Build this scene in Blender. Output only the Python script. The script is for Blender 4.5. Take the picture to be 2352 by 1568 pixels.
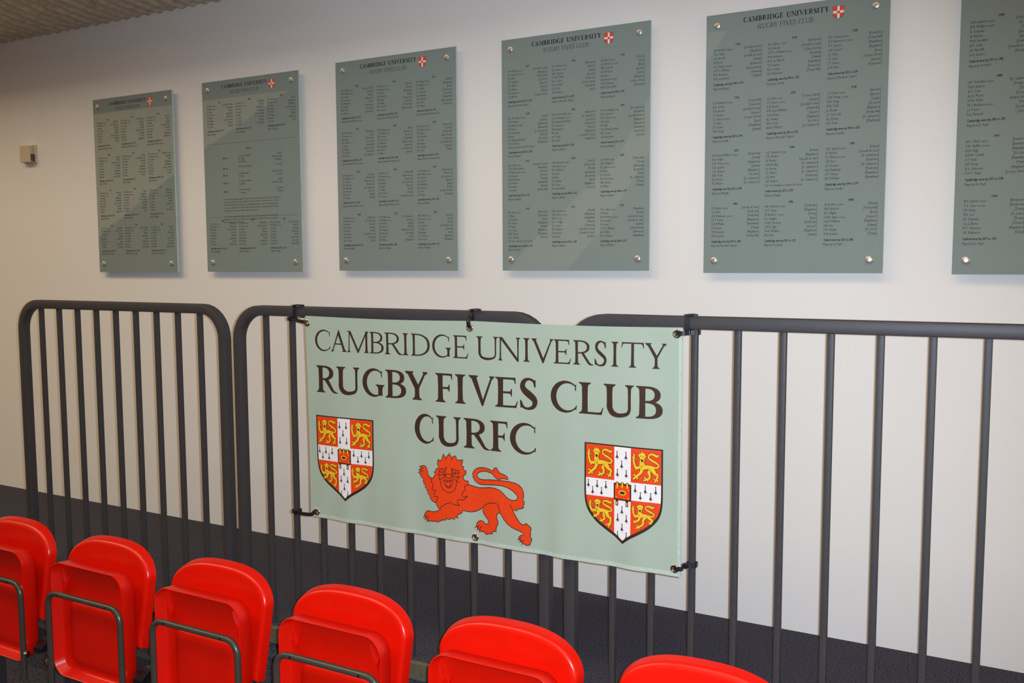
import bpy, bmesh, math
from mathutils import Vector, Matrix
from mathutils.geometry import tessellate_polygon

# ------------------------------------------------------------------ camera, light, exposure
for o in list(bpy.data.objects): bpy.data.objects.remove(o)
SC = bpy.context.scene
COL = SC.collection
FPX, YAW, PITCH, ROLL = 2113.68, .50348, .08548, -.00428     # image taken as 2352 x 1568
EYE = 1.264                                                  # eye height above the carpet by the wall
YW = 3.15                                                    # wall plane
TREAD = -.45                                                 # lower tier the seats stand on
_F = Vector((-math.sin(YAW)*math.cos(PITCH), math.cos(YAW)*math.cos(PITCH), -math.sin(PITCH)))
_r = _F.cross(Vector((0, 0, 1))).normalized(); _u = _r.cross(_F)
_R = math.cos(ROLL)*_r + math.sin(ROLL)*_u; _U = -math.sin(ROLL)*_r + math.cos(ROLL)*_u
cd = bpy.data.cameras.new('camera'); cam = bpy.data.objects.new('camera', cd); COL.objects.link(cam)
cd.sensor_width = 36; cd.lens = FPX/2352*36; cd.clip_start = .02
M = Matrix((_R, _U, -_F)).transposed().to_4x4(); M.translation = (0, 0, EYE); cam.matrix_world = M
SC.camera = cam

def at(px, py, y):
    """point on the plane y seen at a pixel of the 2352x1568 frame"""
    d = _F + _R*((px-1176)/FPX) + _U*((784-py)/FPX)
    d = d*(y/d.y)
    return Vector((d.x, y, d.z+EYE))

w = bpy.data.worlds.new('world'); SC.world = w; w.use_nodes = True
w.node_tree.nodes['Background'].inputs[0].default_value = (1, .58, .25, 1)
w.node_tree.nodes['Background'].inputs[1].default_value = .62

def lamp(name, kind, loc, energy, color, size=.1, target=None, sizey=None):
    l = bpy.data.lights.new(name, kind); o = bpy.data.objects.new(name, l); COL.objects.link(o)
    l.energy = energy; l.color = color; o.location = loc
    if kind == 'AREA':
        l.size = size
        if sizey: l.shape = 'RECTANGLE'; l.size_y = sizey
    else: l.shadow_soft_size = size
    if target is not None:
        o.rotation_euler = (Vector(target)-Vector(loc)).to_track_quat('-Z', 'Y').to_euler()
    return o
FL = Vector((0, 0, EYE)) + _R*.024 + _U*.004 + _F*.02        # the camera's own flash
fl = lamp('flash_light', 'SPOT', FL, 308, (.72, .84, 1.0), .008, FL+_F-_U*.11)
fl.data.spot_size = math.radians(92); fl.data.spot_blend = .85
for lx, le in ((-.6, 34), (-4.2, 66), (-7.8, 72)):                                   # warm hall lamps high above the seats
    lamp('hall_lamp_light', 'AREA', (lx, -.35, 4.7), le, (1, .85, .60), 2.6, (lx, .9, 0), 1.3)
vs = SC.view_settings
vs.view_transform = 'Standard'; vs.look = 'None'; vs.exposure = 0; vs.gamma = 1; vs.use_curve_mapping = False

# ------------------------------------------------------------------ materials
def mat(name, col, rough=.5, metal=0, spec=.5, noise=None, bump=None, coat=0, emit=None, trans=0):
    m = bpy.data.materials.new(name); m.use_nodes = True
    nt = m.node_tree; b = nt.nodes['Principled BSDF']
    b.inputs['Base Color'].default_value = (*col, 1); b.inputs['Roughness'].default_value = rough
    b.inputs['Metallic'].default_value = metal; b.inputs['Specular IOR Level'].default_value = spec
    b.inputs['Coat Weight'].default_value = coat; b.inputs['Coat Roughness'].default_value = .05
    b.inputs['Transmission Weight'].default_value = trans
    if emit: b.inputs['Emission Color'].default_value = (*emit[0], 1); b.inputs['Emission Strength'].default_value = emit[1]
    if noise or bump:
        tc = nt.nodes.new('ShaderNodeTexCoord')
    if noise:                      # (scale, amount)
        n = nt.nodes.new('ShaderNodeTexNoise'); n.inputs['Scale'].default_value = noise[0]; n.inputs['Detail'].default_value = 4
        nt.links.new(tc.outputs['Object'], n.inputs['Vector'])
        r = nt.nodes.new('ShaderNodeValToRGB'); a = noise[1]
        r.color_ramp.elements[0].position = .3; r.color_ramp.elements[1].position = .7
        r.color_ramp.elements[0].color = (*[c*(1-a) for c in col], 1); r.color_ramp.elements[1].color = (*[min(1, c*(1+a)) for c in col], 1)
        nt.links.new(n.outputs['Fac'], r.inputs['Fac']); nt.links.new(r.outputs['Color'], b.inputs['Base Color'])
    if bump:                       # (scale, strength, distance)
        n = nt.nodes.new('ShaderNodeTexNoise'); n.inputs['Scale'].default_value = bump[0]; n.inputs['Detail'].default_value = 3
        nt.links.new(tc.outputs['Object'], n.inputs['Vector'])
        bp = nt.nodes.new('ShaderNodeBump'); bp.inputs['Strength'].default_value = bump[1]; bp.inputs['Distance'].default_value = bump[2]
        nt.links.new(n.outputs['Fac'], bp.inputs['Height']); nt.links.new(bp.outputs['Normal'], b.inputs['Normal'])
    return m
MT = dict(
    wall=mat('white_plaster', (.80, .78, .75), .75, noise=(1.3, .012), bump=(180, .08, .001)),
    carpet=mat('navy_carpet', (.061, .060, .080), .95, spec=.1, noise=(190, .7), bump=(420, .7, .003)),
    ceiling=mat('corrugated_sheet', (.52, .44, .33), .5, metal=.1, noise=(30, .25)),
    dark=mat('dark_back_wall', (.05, .045, .04), .7, noise=(2, .2)),
    nosing=mat('nosing_metal', (.20, .19, .13), .4, metal=.5, noise=(60, .2)),
    glow_panel=mat('reflection_glow', (.8, .75, .6), .4, emit=((1, .86, .58), .24), noise=(.6, .05)),  # made-up glowing surface that supplies the bright reflections in the boards
    paint=mat('grey_powder_coat', (.045, .042, .045), .5, spec=.35, noise=(90, .06), bump=(700, .05, .0005)),
    red=mat('red_plastic', (.70, .006, .0006), .3, spec=.45, noise=(12, .05), bump=(900, .05, .0004)),
    tube=mat('dark_steel_tube', (.075, .074, .062), .30, metal=.35, noise=(80, .1)),
    black=mat('black_plastic', (.010, .009, .012), .35, noise=(60, .2)),
    strap=mat('black_strap', (.010, .008, .012), .5, noise=(300, .3), bump=(900, .2, .0005)),
    chrome=mat('nickel', (.75, .70, .60), .18, metal=1, noise=(40, .04)),
    steel=mat('brushed_steel', (.62, .58, .53), .35, metal=.75, noise=(200, .05)),
    glass=mat('sage_back_printed_glass', (.242, .292, .275), .012, spec=.75, noise=(3, .02)),
    edge=mat('glass_edge', (.42, .55, .48), .08, spec=.8, noise=(30, .1)),
    text=mat('dark_print', (.020, .022, .018), .7, spec=.1, noise=(50, .1)),
    vinyl=mat('sage_vinyl', (.365, .445, .36), .38, spec=.4, noise=(5, .03), bump=(400, .05, .0004)),
    hem=mat('sage_vinyl_hem', (.45, .53, .44), .42, spec=.4, noise=(250, .12)),
    ink=mat('brown_ink', (.045, .022, .012), .45, noise=(200, .1)),
    pred=mat('red_ink', (.78, .055, .008), .42, noise=(120, .06)),
    pwhite=mat('white_ink', (.80, .77, .76), .42, noise=(100, .02)),
    pyel=mat('yellow_ink', (.80, .50, .02), .42, noise=(150, .08)),
    pdark=mat('black_ink', (.035, .018, .008), .45, noise=(150, .1)),
    box=mat('beige_plastic', (.60, .48, .34), .45, noise=(40, .05)),
)

# ------------------------------------------------------------------ helpers
def tag(o, label=None, cat=None, group=None, kind=None):
    if label: o['label'] = label
    if cat: o['category'] = cat
    if group: o['group'] = group
    if kind: o['kind'] = kind
    return o
def empty(name, loc=(0, 0, 0), rz=0):
    o = bpy.data.objects.new(name, None); COL.objects.link(o); o.location = loc; o.rotation_euler = (0, 0, rz)
    o.empty_display_size = .05
    return o
class G:
    """collects geometry of one mesh"""
    def __init__(s): s.v = []; s.f = []
    def add(s, vs, fs):
        n = len(s.v); s.v += [tuple(p) for p in vs]; s.f += [tuple(i+n for i in f) for f in fs]; return s
    def box(s, x0, x1, y0, y1, z0, z1):
        v = [(x, y, z) for z in (z0, z1) for y in (y0, y1) for x in (x0, x1)]
        return s.add(v, [(0, 2, 3, 1), (4, 5, 7, 6), (0, 1, 5, 4), (2, 6, 7, 3), (0, 4, 6, 2), (1, 3, 7, 5)])
    def sweep(s, path, sec, up=Vector((0, 1, 0)), closed=False, caps=True):
        """path: list of Vectors; sec: list of (a,b) offsets along (side, up)"""
        n = len(path); k = len(sec); vs = []
        for i, p in enumerate(path):
            a = path[(i-1) % n] if (i or closed) else p; b = path[(i+1) % n] if (i < n-1 or closed) else p
            t = (b-a).normalized(); side = t.cross(up).normalized(); u = side.cross(t).normalized()
            if 0 < i < n-1 or closed:
                t1 = (p-a).normalized(); t2 = (b-p).normalized(); c = max(.5, math.sqrt(max(0, (1+t1.dot(t2))/2)))
            else: c = 1
            vs += [p + side*(q[0]/c) + u*q[1] for q in sec]
        fs = []
        for i in range(n if closed else n-1):
            j = (i+1) % n
            for m in range(k):
                m2 = (m+1) % k; fs.append((i*k+m, i*k+m2, j*k+m2, j*k+m))
        if caps and not closed: fs += [tuple(range(k))[::-1], tuple((n-1)*k+m for m in range(k))]
        return s.add(vs, fs)
    def cyl(s, a, b, r, n=20, r2=None):
        a = Vector(a); b = Vector(b); t = (b-a).normalized()
        up = Vector((0, 0, 1)) if abs(t.z) < .9 else Vector((1, 0, 0))
        return s.sweep([a, b], [(r*math.cos(2*math.pi*i/n), r*math.sin(2*math.pi*i/n)) for i in range(n)], up)
    def obj(s, name, m, parent=None, smooth=False, bevel=0, mats=None):
        me = bpy.data.meshes.new(name); me.from_pydata(s.v, [], s.f)
        bm = bmesh.new(); bm.from_mesh(me); bmesh.ops.recalc_face_normals(bm, faces=bm.faces)
        if bevel:
            ed = [e for e in bm.edges if len(e.link_faces) == 2 and e.calc_face_angle(0) > .6]
            bmesh.ops.bevel(bm, geom=ed, offset=bevel, segments=2, profile=.6, affect='EDGES')
        bm.to_mesh(me); bm.free()
        me.materials.append(MT[m])
        if mats:
            for x in mats: me.materials.append(MT[x])
        if smooth: me.polygons.foreach_set('use_smooth', [True]*len(me.polygons))
        o = bpy.data.objects.new(name, me); COL.objects.link(o); o.parent = parent
        return o
def circ(r, n=12): return [(r*math.cos(2*math.pi*i/n), r*math.sin(2*math.pi*i/n)) for i in range(n)]
def rsq(h, r):           # rounded square section
    o = []
    for cx, cy, a0 in ((1, 1, 0), (-1, 1, 90), (-1, -1, 180), (1, -1, 270)):
        for a in (0, 45, 90):
            t = math.radians(a0+a); o.append((cx*(h-r)+r*math.cos(t), cy*(h-r)+r*math.sin(t)))
    return o
def auto_smooth(o, ang=35):
    me = o.data
    me.polygons.foreach_set('use_smooth', [True]*len(me.polygons))
    me.set_sharp_from_angle(angle=math.radians(ang))
    return o
def copy_tree(o, parent=None):
    c = o.copy(); COL.objects.link(c); c.parent = parent
    for ch in list(o.children): copy_tree(ch, c)
    return c

# ------------------------------------------------------------------ the setting
tag(G().box(-14, 3.2, YW, YW+.15, -.5, 4.2).obj('wall_front', 'wall'), kind='structure')
tag(G().box(-14, 3.2, 2.335, YW, -.12, 0).obj('floor', 'carpet'), kind='structure')
tag(G().box(-14, 3.2, -4.6, 2.55, TREAD-.1, TREAD).obj('floor_lower_tier', 'carpet'), kind='structure')
tag(G().box(-14, 3.2, 2.345, 2.45, TREAD, -.12).obj('riser_step', 'carpet'), kind='structure')
tag(G().box(-14, 3.2, 2.318, 2.336, -.055, .003).obj('trim_1', 'nosing', bevel=.004), kind='structure')
# corrugated ceiling sheet, flat where it meets the wall and sweeping up into the hall
g = G(); per = .076; nx = int(14.2/per)*8; prof = []
for i in range(15):
    d = 1.5*i/14; R = 1.75; prof.append((YW+.01-d, 2.462 + R-math.sqrt(R*R-d*d)))
vv = []
for i in range(nx+1):
    x = -11 + i*per/8; a = .0052*math.sin(2*math.pi*i/8)
    for (y, z) in prof:
        th = math.asin((YW+.01-y)/1.75); vv.append((x, y+a*math.sin(th), z+a*math.cos(th)))
k = len(prof)
g.add(vv, [(i*k+j, i*k+j+1, (i+1)*k+j+1, (i+1)*k+j) for i in range(nx) for j in range(k-1)])
tag(g.obj('ceiling', 'ceiling', smooth=True), kind='structure')
# far side of the hall behind the camera, seen only as reflections in the glass boards
YB = -4.5; TT = 2*YW - YB
tag(G().box(-20, 4, YB-.1, YB, TREAD, 5.2).obj('wall_back', 'dark'), kind='structure')
def add_glow(name, rat):  # added glowing panel, cut to the outline of a bright reflection in the boards
    p = [(r*TT, z*TT+EYE) for r, z in rat]; n = len(p)
    g = G().add([(x, YB+.005, z) for x, z in p]+[(x, YB+.045, z) for x, z in p],
                [tuple(range(n))[::-1], tuple(range(n, 2*n))]+[(i, (i+1) % n, (i+1) % n+n, i+n) for i in range(n)])
    tag(g.obj(name, 'glow_panel'), kind='structure')
add_glow('glow_panel_1', [(-1.75, .2385), (-.900, .2390), (-1.0736, .166), (-1.28, .0606), (-1.40, .0), (-1.75, -.12)])
add_glow('glow_panel_2', [(-.335, .245), (-.283, .245), (-.3757, .1139), (-.4233, .0414), (-.4823, -.02), (-.56, -.02), (-.5206, .0225), (-.4048, .1205)])

# ------------------------------------------------------------------ barriers
def make_barrier(x0, pitch, end, label, end2=None):
    """frame of bent square tube with nine upright bars; x0 = centre of its first post"""
    W = end + (end2 or end) + 8*pitch; H = 1.121; hp = .0172; Rc = .105
    root = empty('barrier', (x0, 2.361, 0))
    path = [Vector((0, 0, 0)), Vector((0, 0, .4)), Vector((0, 0, H-hp-Rc))]
    for a in range(1, 9):
        t = math.radians(a*90/8); path.append(Vector((Rc-Rc*math.cos(t), 0, H-hp-Rc+Rc*math.sin(t))))
    path += [Vector((W/2, 0, H-hp))]
    full = path + [Vector((W-p.x, 0, p.z)) for p in path[-2::-1]]
    auto_smooth(G().sweep(full, rsq(hp, .005)).obj('frame', 'paint', root), 40)
    me = None
    for i in range(9):
        x = end + i*pitch
        if me is None:
            b = auto_smooth(G().sweep([Vector((0, 0, .0)), Vector((0, 0, H-2*hp+.004))], rsq(.0083, .0016), up=Vector((0, 1, 0))).obj('bar', 'paint', root), 40); me = b.data
        else:
            b = bpy.data.objects.new('bar', me); COL.objects.link(b); b.parent = root
        b.location = (x, 0, 0)
    tag(root, label, 'barrier', 'dark grey barriers along the wall')
    return root
make_barrier(-3.612, .1134, .1195, 'dark grey barred metal barrier with no banner on it')
make_barrier(-2.393, .1187, .1270, 'dark grey barred metal barrier mostly hidden behind the sage green banner')
make_barrier(-1.1077, .1152, .1300, 'dark grey barred metal barrier with only its end bars behind the banner', .172)

# ------------------------------------------------------------------ flat print
def cat_rom(pts, sub=4, closed=False):
    n = len(pts); out = []
    rng = range(n if closed else n-1)
    for i in rng:
        p0 = pts[(i-1) % n] if (closed or i) else pts[0]; p1 = pts[i]; p2 = pts[(i+1) % n]
        p3 = pts[(i+2) % n] if (closed or i+2 < n) else pts[-1]
        for k in range(sub):
            t = k/sub; t2 = t*t; t3 = t2*t
            out.append(tuple(.5*((2*b)+(-a+c)*t+(2*a-5*b+4*c-d)*t2+(-a+3*b-3*c+d)*t3) for a, b, c, d in zip(p0, p1, p2, p3)))
    if not closed: out.append(tuple(pts[-1]))
    return out
class P2:
    """2-D print: triangles in a plane"""
    def __init__(s): s.v = []; s.f = []
    def poly(s, pts):
        n = len(s.v); s.v += [(p[0], p[1]) for p in pts]
        for t in tessellate_polygon([[Vector((p[0], p[1], 0)) for p in pts]]): s.f.append(tuple(i+n for i in t))
        return s
    def strip(s, A, B):
        n = len(s.v); m = len(A); s.v += [(p[0], p[1]) for p in A]+[(p[0], p[1]) for p in B]
        s.f += [(n+i, n+i+1, n+m+i+1, n+m+i) for i in range(m-1)]
        return s
    def stroke(s, pts, w=None, sub=4, grow=0, cap=True):
        """pts (x,y[,w]) smoothed; w = full width"""
        q = [(p[0], p[1], (p[2] if len(p) > 2 else w)) for p in pts]
        if sub > 1: q = cat_rom(q, sub)
        A = []; B = []; n = len(q)
        for i, p in enumerate(q):
            a = q[max(0, i-1)]; b = q[min(n-1, i+1)]
            dx, dy = b[0]-a[0], b[1]-a[1]; l = math.hypot(dx, dy) or 1
            h = max(p[2], 0)/2+grow; A.append((p[0]-dy/l*h, p[1]+dx/l*h)); B.append((p[0]+dy/l*h, p[1]-dx/l*h))
        s.strip(A, B)
        if cap:
            for e in (0, n-1):
                h = max(q[e][2], 0)/2+grow
                if h > 0: s.poly([(q[e][0]+h*math.cos(t*math.pi/4), q[e][1]+h*math.sin(t*math.pi/4)) for t in range(8)])
        return s
    def ell(s, cx, cy, rx, ry, n=20): return s.poly([(cx+rx*math.cos(2*math.pi*i/n), cy+ry*math.sin(2*math.pi*i/n)) for i in range(n)])
    def merge(s, o, fn):
        n = len(s.v); s.v += [fn(*p) for p in o.v]; s.f += [tuple(i+n for i in f) for f in o.f]; return s
    def rect(s, x0, y0, x1, y1): return s.poly([(x0, y0), (x1, y0), (x1, y1), (x0, y1)])

# serif capitals, cap height 1: every glyph takes its width, stem S, hairline h
def _stem(g, x, S, y0=0, y1=1, bot=(1, 1), top=(1, 1), h=.05):
    sl = .075+S*.16; st = h*.62; br = .085
    def side(sg):
        o = []; e = 0 if sg < 0 else 1
        if bot[e]: o += [(x+sg*(S/2+sl*bot[e]), y0), (x+sg*(S/2+sl*bot[e]), y0+st*.8), (x+sg*(S/2+sl*.35*bot[e]), y0+st*1.5), (x+sg*(S/2+.006), y0+br+st)]
        else: o += [(x+sg*S/2, y0)]
        o += [(x+sg*S/2*.96, (y0+y1)/2)]
        if top[e]: o += [(x+sg*(S/2+.006), y1-br-st), (x+sg*(S/2+sl*.35*top[e]), y1-st*1.5), (x+sg*(S/2+sl*top[e]), y1-st*.8), (x+sg*(S/2+sl*top[e]), y1)]
        else: o += [(x+sg*S/2, y1)]
        return o
    g.poly(side(1)+side(-1)[::-1]); return sl
def _bowl(g, x, yc, rx, ry, S, h, a0=-90, a1=90, n=18, dx=0):
    A = []; B = []
    for i in range(n+1):
        t = math.radians(a0+(a1-a0)*i/n); c, s_ = math.cos(t), math.sin(t)
        c2 = math.copysign(abs(c)**.85, c); s2 = math.copysign(abs(s_)**.85, s_)
        A.append((x+rx*c2, yc+ry*s2)); B.append((x+dx+(rx-S-dx)*c2, yc+(ry-h)*s2))
    g.strip(A, B)
def glyph(ch, w, S, h):
    g = P2(); sl = .075+S*.16
    if ch == 'I': _stem(g, w/2, S, h=h)
    elif ch in 'CG':
        rx = w*.56 if ch == 'C' else w*.52; ov = .015; A = []; B = []; a0, a1, n = (48, 312, 30) if ch == 'C' else (52, 318, 30)
        for i in range(n+1):
            t = math.radians(a0+(a1-a0)*i/n); c, s_ = math.cos(t), math.sin(t)
            A.append((rx+rx*c, .5+(.5+ov)*s_)); B.append((rx+S*.42+(rx-S*.58)*c*.98, .5+(.5+ov-h*1.15)*s_))
        g.strip(A, B); e = A[0]; b = B[0]
        xr = w*.97 if ch == 'C' else w*.90
        g.poly([(b[0]-.04, b[1]+.03), A[2], e, (xr, .94), (xr-.005, .70), (xr-.03, .70), (xr-.055, .80), (b[0]+.02, b[1]-.01)])
        if ch == 'C':
            e = A[-1]; b = B[-1]; g.poly([B[-2], b, (w-.035, .235), (w, .235), (w-.03, .075), A[-1], A[-3]])
        else:
            x = w-S/2-sl*.8
            _stem(g, x, S, .05, .44, bot=(0, 0), top=(1, .8), h=h)
            g.poly([A[-4], B[-4], B[-1], (x-S/2, .09), (x+S/2, .20), (x+S/2, .055), (x, .03), A[-1]])
    elif ch in 'BRDP':
        x = sl+S/2
        if ch == 'D':
            _stem(g, x, S, bot=(1, 0), top=(1, 0), h=h); _bowl(g, x+w*.06, .5, w-x-w*.06, .5, S*1.08, h)
            g.rect(x, 0, x+w*.07, h); g.rect(x, 1-h, x+w*.07, 1)
        elif ch == 'B':
            _stem(g, x, S, bot=(1, 0), top=(1, 0), h=h); m = .52; xb = x+w*.16
            _bowl(g, xb, (1+m)/2-h/4, w*.92-xb, (1-m)/2+h/4, S*.98, h); _bowl(g, xb, (m)/2+h/4, w-xb, m/2+h/4, S*1.08, h)
            for y in (0, m-h/2, 1-h): g.rect(x, y, xb+.002, y+h)
        else:
            _stem(g, x, S, bot=(1, 1), top=(1, 0), h=h); m = .46; xb = x+w*.12
            _bowl(g, xb, (1+m)/2, w*.80-xb, (1-m)/2, S, h)
            g.rect(x, m, xb+.002, m+h); g.rect(x, 1-h, xb+.002, 1)
            g.poly([(w*.42-S*.35, m+h*.6), (w*.42+S*.75, m+h*.6), (w*.82, .10), (w*.93, .035), (w, .025), (w, 0), (w*.86, -.012), (w*.76, .02), (w*.70, .07)])
    elif ch == 'U':
        S2 = max(h*1.25, S*.5); xl = sl+S/2; xr = w-sl-S2/2
        _stem(g, xl, S, .34, 1, bot=(0, 0), top=(1, 1), h=h); _stem(g, xr, S2, .34, 1, bot=(0, 0), top=(1, 1), h=h)
        g.stroke([(xl, .36, S), (xl+.005, .26, S), (xl+w*.10, .10, S*.92), (w*.5, .03+h*.1, h*1.9), (xr-w*.09, .09, S2*1.15), (xr-.004, .22, S2), (xr, .36, S2)], cap=False)
    elif ch in 'EFL':
        x = sl+S/2; _stem(g, x, S, bot=(1, 0 if ch in 'EL' else 1), top=(1, 1 if ch == 'L' else 0), h=h)
        if ch in 'EF':
            xr = w*.90 if ch == 'E' else w
            g.poly([(x, 1), (xr-.01, 1.0), (xr, .79), (xr-.028, .79), (xr-.06, .93-h*.3), (xr-.12, 1-h), (x, 1-h)])
            ym = .50; xm = w*.74 if ch == 'E' else w*.84
            g.poly([(x, ym+h/2), (xm-.09, ym+h/2), (xm-.045, ym+.04+h/2), (xm-.025, ym+.13), (xm, ym+.13), (xm, ym-.13), (xm-.025, ym-.13), (xm-.045, ym-.04-h/2), (xm-.09, ym-h/2), (x, ym-h/2)])
        if ch in 'EL':
            g.poly([(x, 0), (w-.06, 0), (w, .235), (w-.03, .235), (w-.085, .10), (w-.17, h), (x, h)])
    elif ch == 'T':
        _stem(g, w/2, S, 0, 1-h*.5, bot=(1, 1), top=(0, 0), h=h)
        g.poly([(.03, 1.02), (.06, 1.0), (w-.05, 1.0), (w-.02, 1.01), (w, .78), (w-.03, .78), (w-.07, .93-h*.3), (w-.13, 1-h), (.13, 1-h), (.06, .93-h*.3), (.03, .78), (0, .78)])
    elif ch == 'A':
        ap = w*.50; s2 = .055+S*.14
        g.poly([(ap-h*.2, 1.02), (ap+h*.75, .93), (s2+.03+h*.75, .02), (s2+.03-h*.35, .02)])
        xr = w-s2-S/2; g.poly([(ap-.01, 1.02), (ap+.03, 1.02), (xr+S*.55, .02), (xr-S*.55, .02), (ap-S*.28, .80)])
        t = .36; g.rect(ap-(ap-s2)*(1-t)*.9, t-h/2, ap+(xr-ap)*(1-t)*.95, t+h/2)
        _stem(g, s2+.03+h*.2, h*.9, 0, .1, bot=(.75, .75), top=(0, 0), h=h); _stem(g, xr, S*1.05, 0, .1, bot=(.75, .75), top=(0, 0), h=h)
    elif ch == 'V':
        vx = w*.53; s2 = .055+S*.14; xl = s2+S/2; xr = w-s2-h*.5
        g.poly([(xl-S*.56, .97), (xl+S*.56, .97), (vx+h*.35, .16), (vx+.02, -.02), (vx-.035, -.02)])
        g.poly([(xr-h*.55, .97), (xr+h*.55, .97), (vx+.02, -.02), (vx-.02, -.0), (vx, .17)])
        _stem(g, xl, S*1.05, .9, 1, bot=(0, 0), top=(.75, .75), h=h); _stem(g, xr, h, .9, 1, bot=(0, 0), top=(.75, .75), h=h)
    elif ch == 'Y':
        vx = w*.51; s2 = .055+S*.14; xl = s2+S/2; xr = w-s2-h*.6
        _stem(g, vx, S, 0, .45, bot=(1, 1), top=(0, 0), h=h)
        g.poly([(xl-S*.56, .97), (xl+S*.56, .97), (vx+S*.45, .48), (vx+S/2, .40), (vx-S/2, .40)])
        g.poly([(xr-h*.7, .97), (xr+h*.6, .97), (vx+S/2, .42), (vx, .40), (vx+S*.15, .50)])
        _stem(g, xl, S*1.05, .9, 1, bot=(0, 0), top=(.75, .75), h=h); _stem(g, xr, h*1.2, .9, 1, bot=(0, 0), top=(.75, .75), h=h)
    elif ch == 'N':
        s2 = .055+S*.14; xl = s2+h*.7; xr = w-s2-h*.6
        _stem(g, xl, h*1.2, 0, .97, bot=(.8, .8), top=(0, 0), h=h); _stem(g, xr, h*1.2, 0.05, 1, bot=(0, 0), top=(.8, .8), h=h)
        g.poly([(0, 1), (0, 1-h*.5), (xl-h*.5, .95), (xr-S*.35, -.02), (xr+h*.6, -.02), (xr+h*.6, .06), (xl+S*.75, 1)])
    elif ch == 'M':
        s2 = .055+S*.14; xl = s2+h*.7; xr = w-s2-S/2; vx = w*.50
        g.poly([(xl-h*.5+.02, .97), (xl+h*.5+.02, .97), (xl+h*.5, .03), (xl-h*.5, .03)])
        _stem(g, xl, h*1.1, 0, .12, bot=(.8, .8), top=(0, 0), h=h)
        _stem(g, xr, S, 0, 1, bot=(.8, .8), top=(0, .7), h=h)
        g.poly([(0, 1), (0, 1-h*.5), (xl, .95), (vx-.025, -.02), (vx+.025, -.02), (vx+S*.22, .12), (xl+S*.85, 1)])
        g.poly([(vx-.01, .0), (vx+.03, -.02), (xr+.0, .9), (xr, 1), (xr-S*.5, 1), (xr-S*.5, .93), (vx+.01, .13)])
    elif ch == 'S':
        c = [(.84, .77, h), (.76, .92, h*1.2), (.52, .985, h*1.15), (.27, .92, h*2.0), (.17, .76, S*.95), (.27, .61, S*1.1), (.52, .48, S*1.2), (.78, .34, S*1.1), (.84, .21, S*.92), (.73, .07, h*1.9), (.45, .012, h*1.15), (.20, .07, h*1.2), (.09, .24, h)]
        g.stroke([(x*w, y, t) for x, y, t in c], cap=False)
        g.poly([(.72*w, .95), (.88*w, .965), (.87*w, .72), (.81*w, .72)]); g.poly([(.03*w, .28), (.10*w, .28), (.22*w, .04), (.06*w, .03)])
    return g
DEFW = dict(C=.68, A=.72, M=.97, B=.62, R=.78, I=.36, D=.80, G=.80, E=.64, U=.80, N=.82, V=.80, S=.48, T=.74, Y=.72, F=.58, L=.60)

# ------------------------------------------------------------------ banner
BX0, BX1, BZ0, BZ1 = -2.056, -.768, .419, 1.0925
def by(x, z):
    """front surface of the hanging vinyl"""
    t = max(0, min(1, (BZ1-z)/(BZ1-BZ0)))
    y = 2.3265 + .0022*math.sin(31*x+2.2*z)*(.25+t) + .0016*math.sin(57*x+1-3*z)*t*t + .0011*math.sin(11*x+9*z)
    for ex in (-2.05, -1.425, -.786):            # small pulls below the upper eyelets
        d = abs(x-ex); y += -.004*math.exp(-(d/.05)**2)*math.exp(-((z-1.06)/.10)**2)
    return y
banner = empty('banner', (0, 0, 0))
banner.location = ((BX0+BX1)/2, 2.3265, BZ0); BO = Vector(banner.location)
tag(banner, 'sage green vinyl banner reading CAMBRIDGE UNIVERSITY RUGBY FIVES CLUB CURFC, tied to the barriers', 'banner')
g = G(); nxb, nzb = 150, 40; vv = []; ff = []
for s_ in (0, 1):
    for i in range(nxb+1):
        for j in range(nzb+1):
            x = BX0+(BX1-BX0)*i/nxb; z = BZ0+(BZ1-BZ0)*j/nzb
            z2 = z + (.004*math.sin(math.pi*((x-BX0)/(BX1-BX0)*2 % 1))*(-1) if j == nzb else 0)
            vv.append((x-BO.x, by(x, z)+.0012*s_-BO.y, z2-BO.z))
N = (nxb+1)*(nzb+1); ix = lambda s_, i, j: s_*N+i*(nzb+1)+j
for i in range(nxb):
    for j in range(nzb):
        ff.append((ix(0, i, j), ix(0, i+1, j), ix(0, i+1, j+1), ix(0, i, j+1))); ff.append((ix(1, i, j), ix(1, i, j+1), ix(1, i+1, j+1), ix(1, i+1, j)))
for i in range(nxb):
    for j in (0, nzb): ff.append((ix(0, i, j), ix(0, i+1, j), ix(1, i+1, j), ix(1, i, j)))
for j in range(nzb):
    for i in (0, nxb): ff.append((ix(0, i, j), ix(0, i, j+1), ix(1, i, j+1), ix(1, i, j)))
auto_smooth(g.add(vv, ff).obj('vinyl_sheet', 'vinyl', banner), 40)

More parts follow.
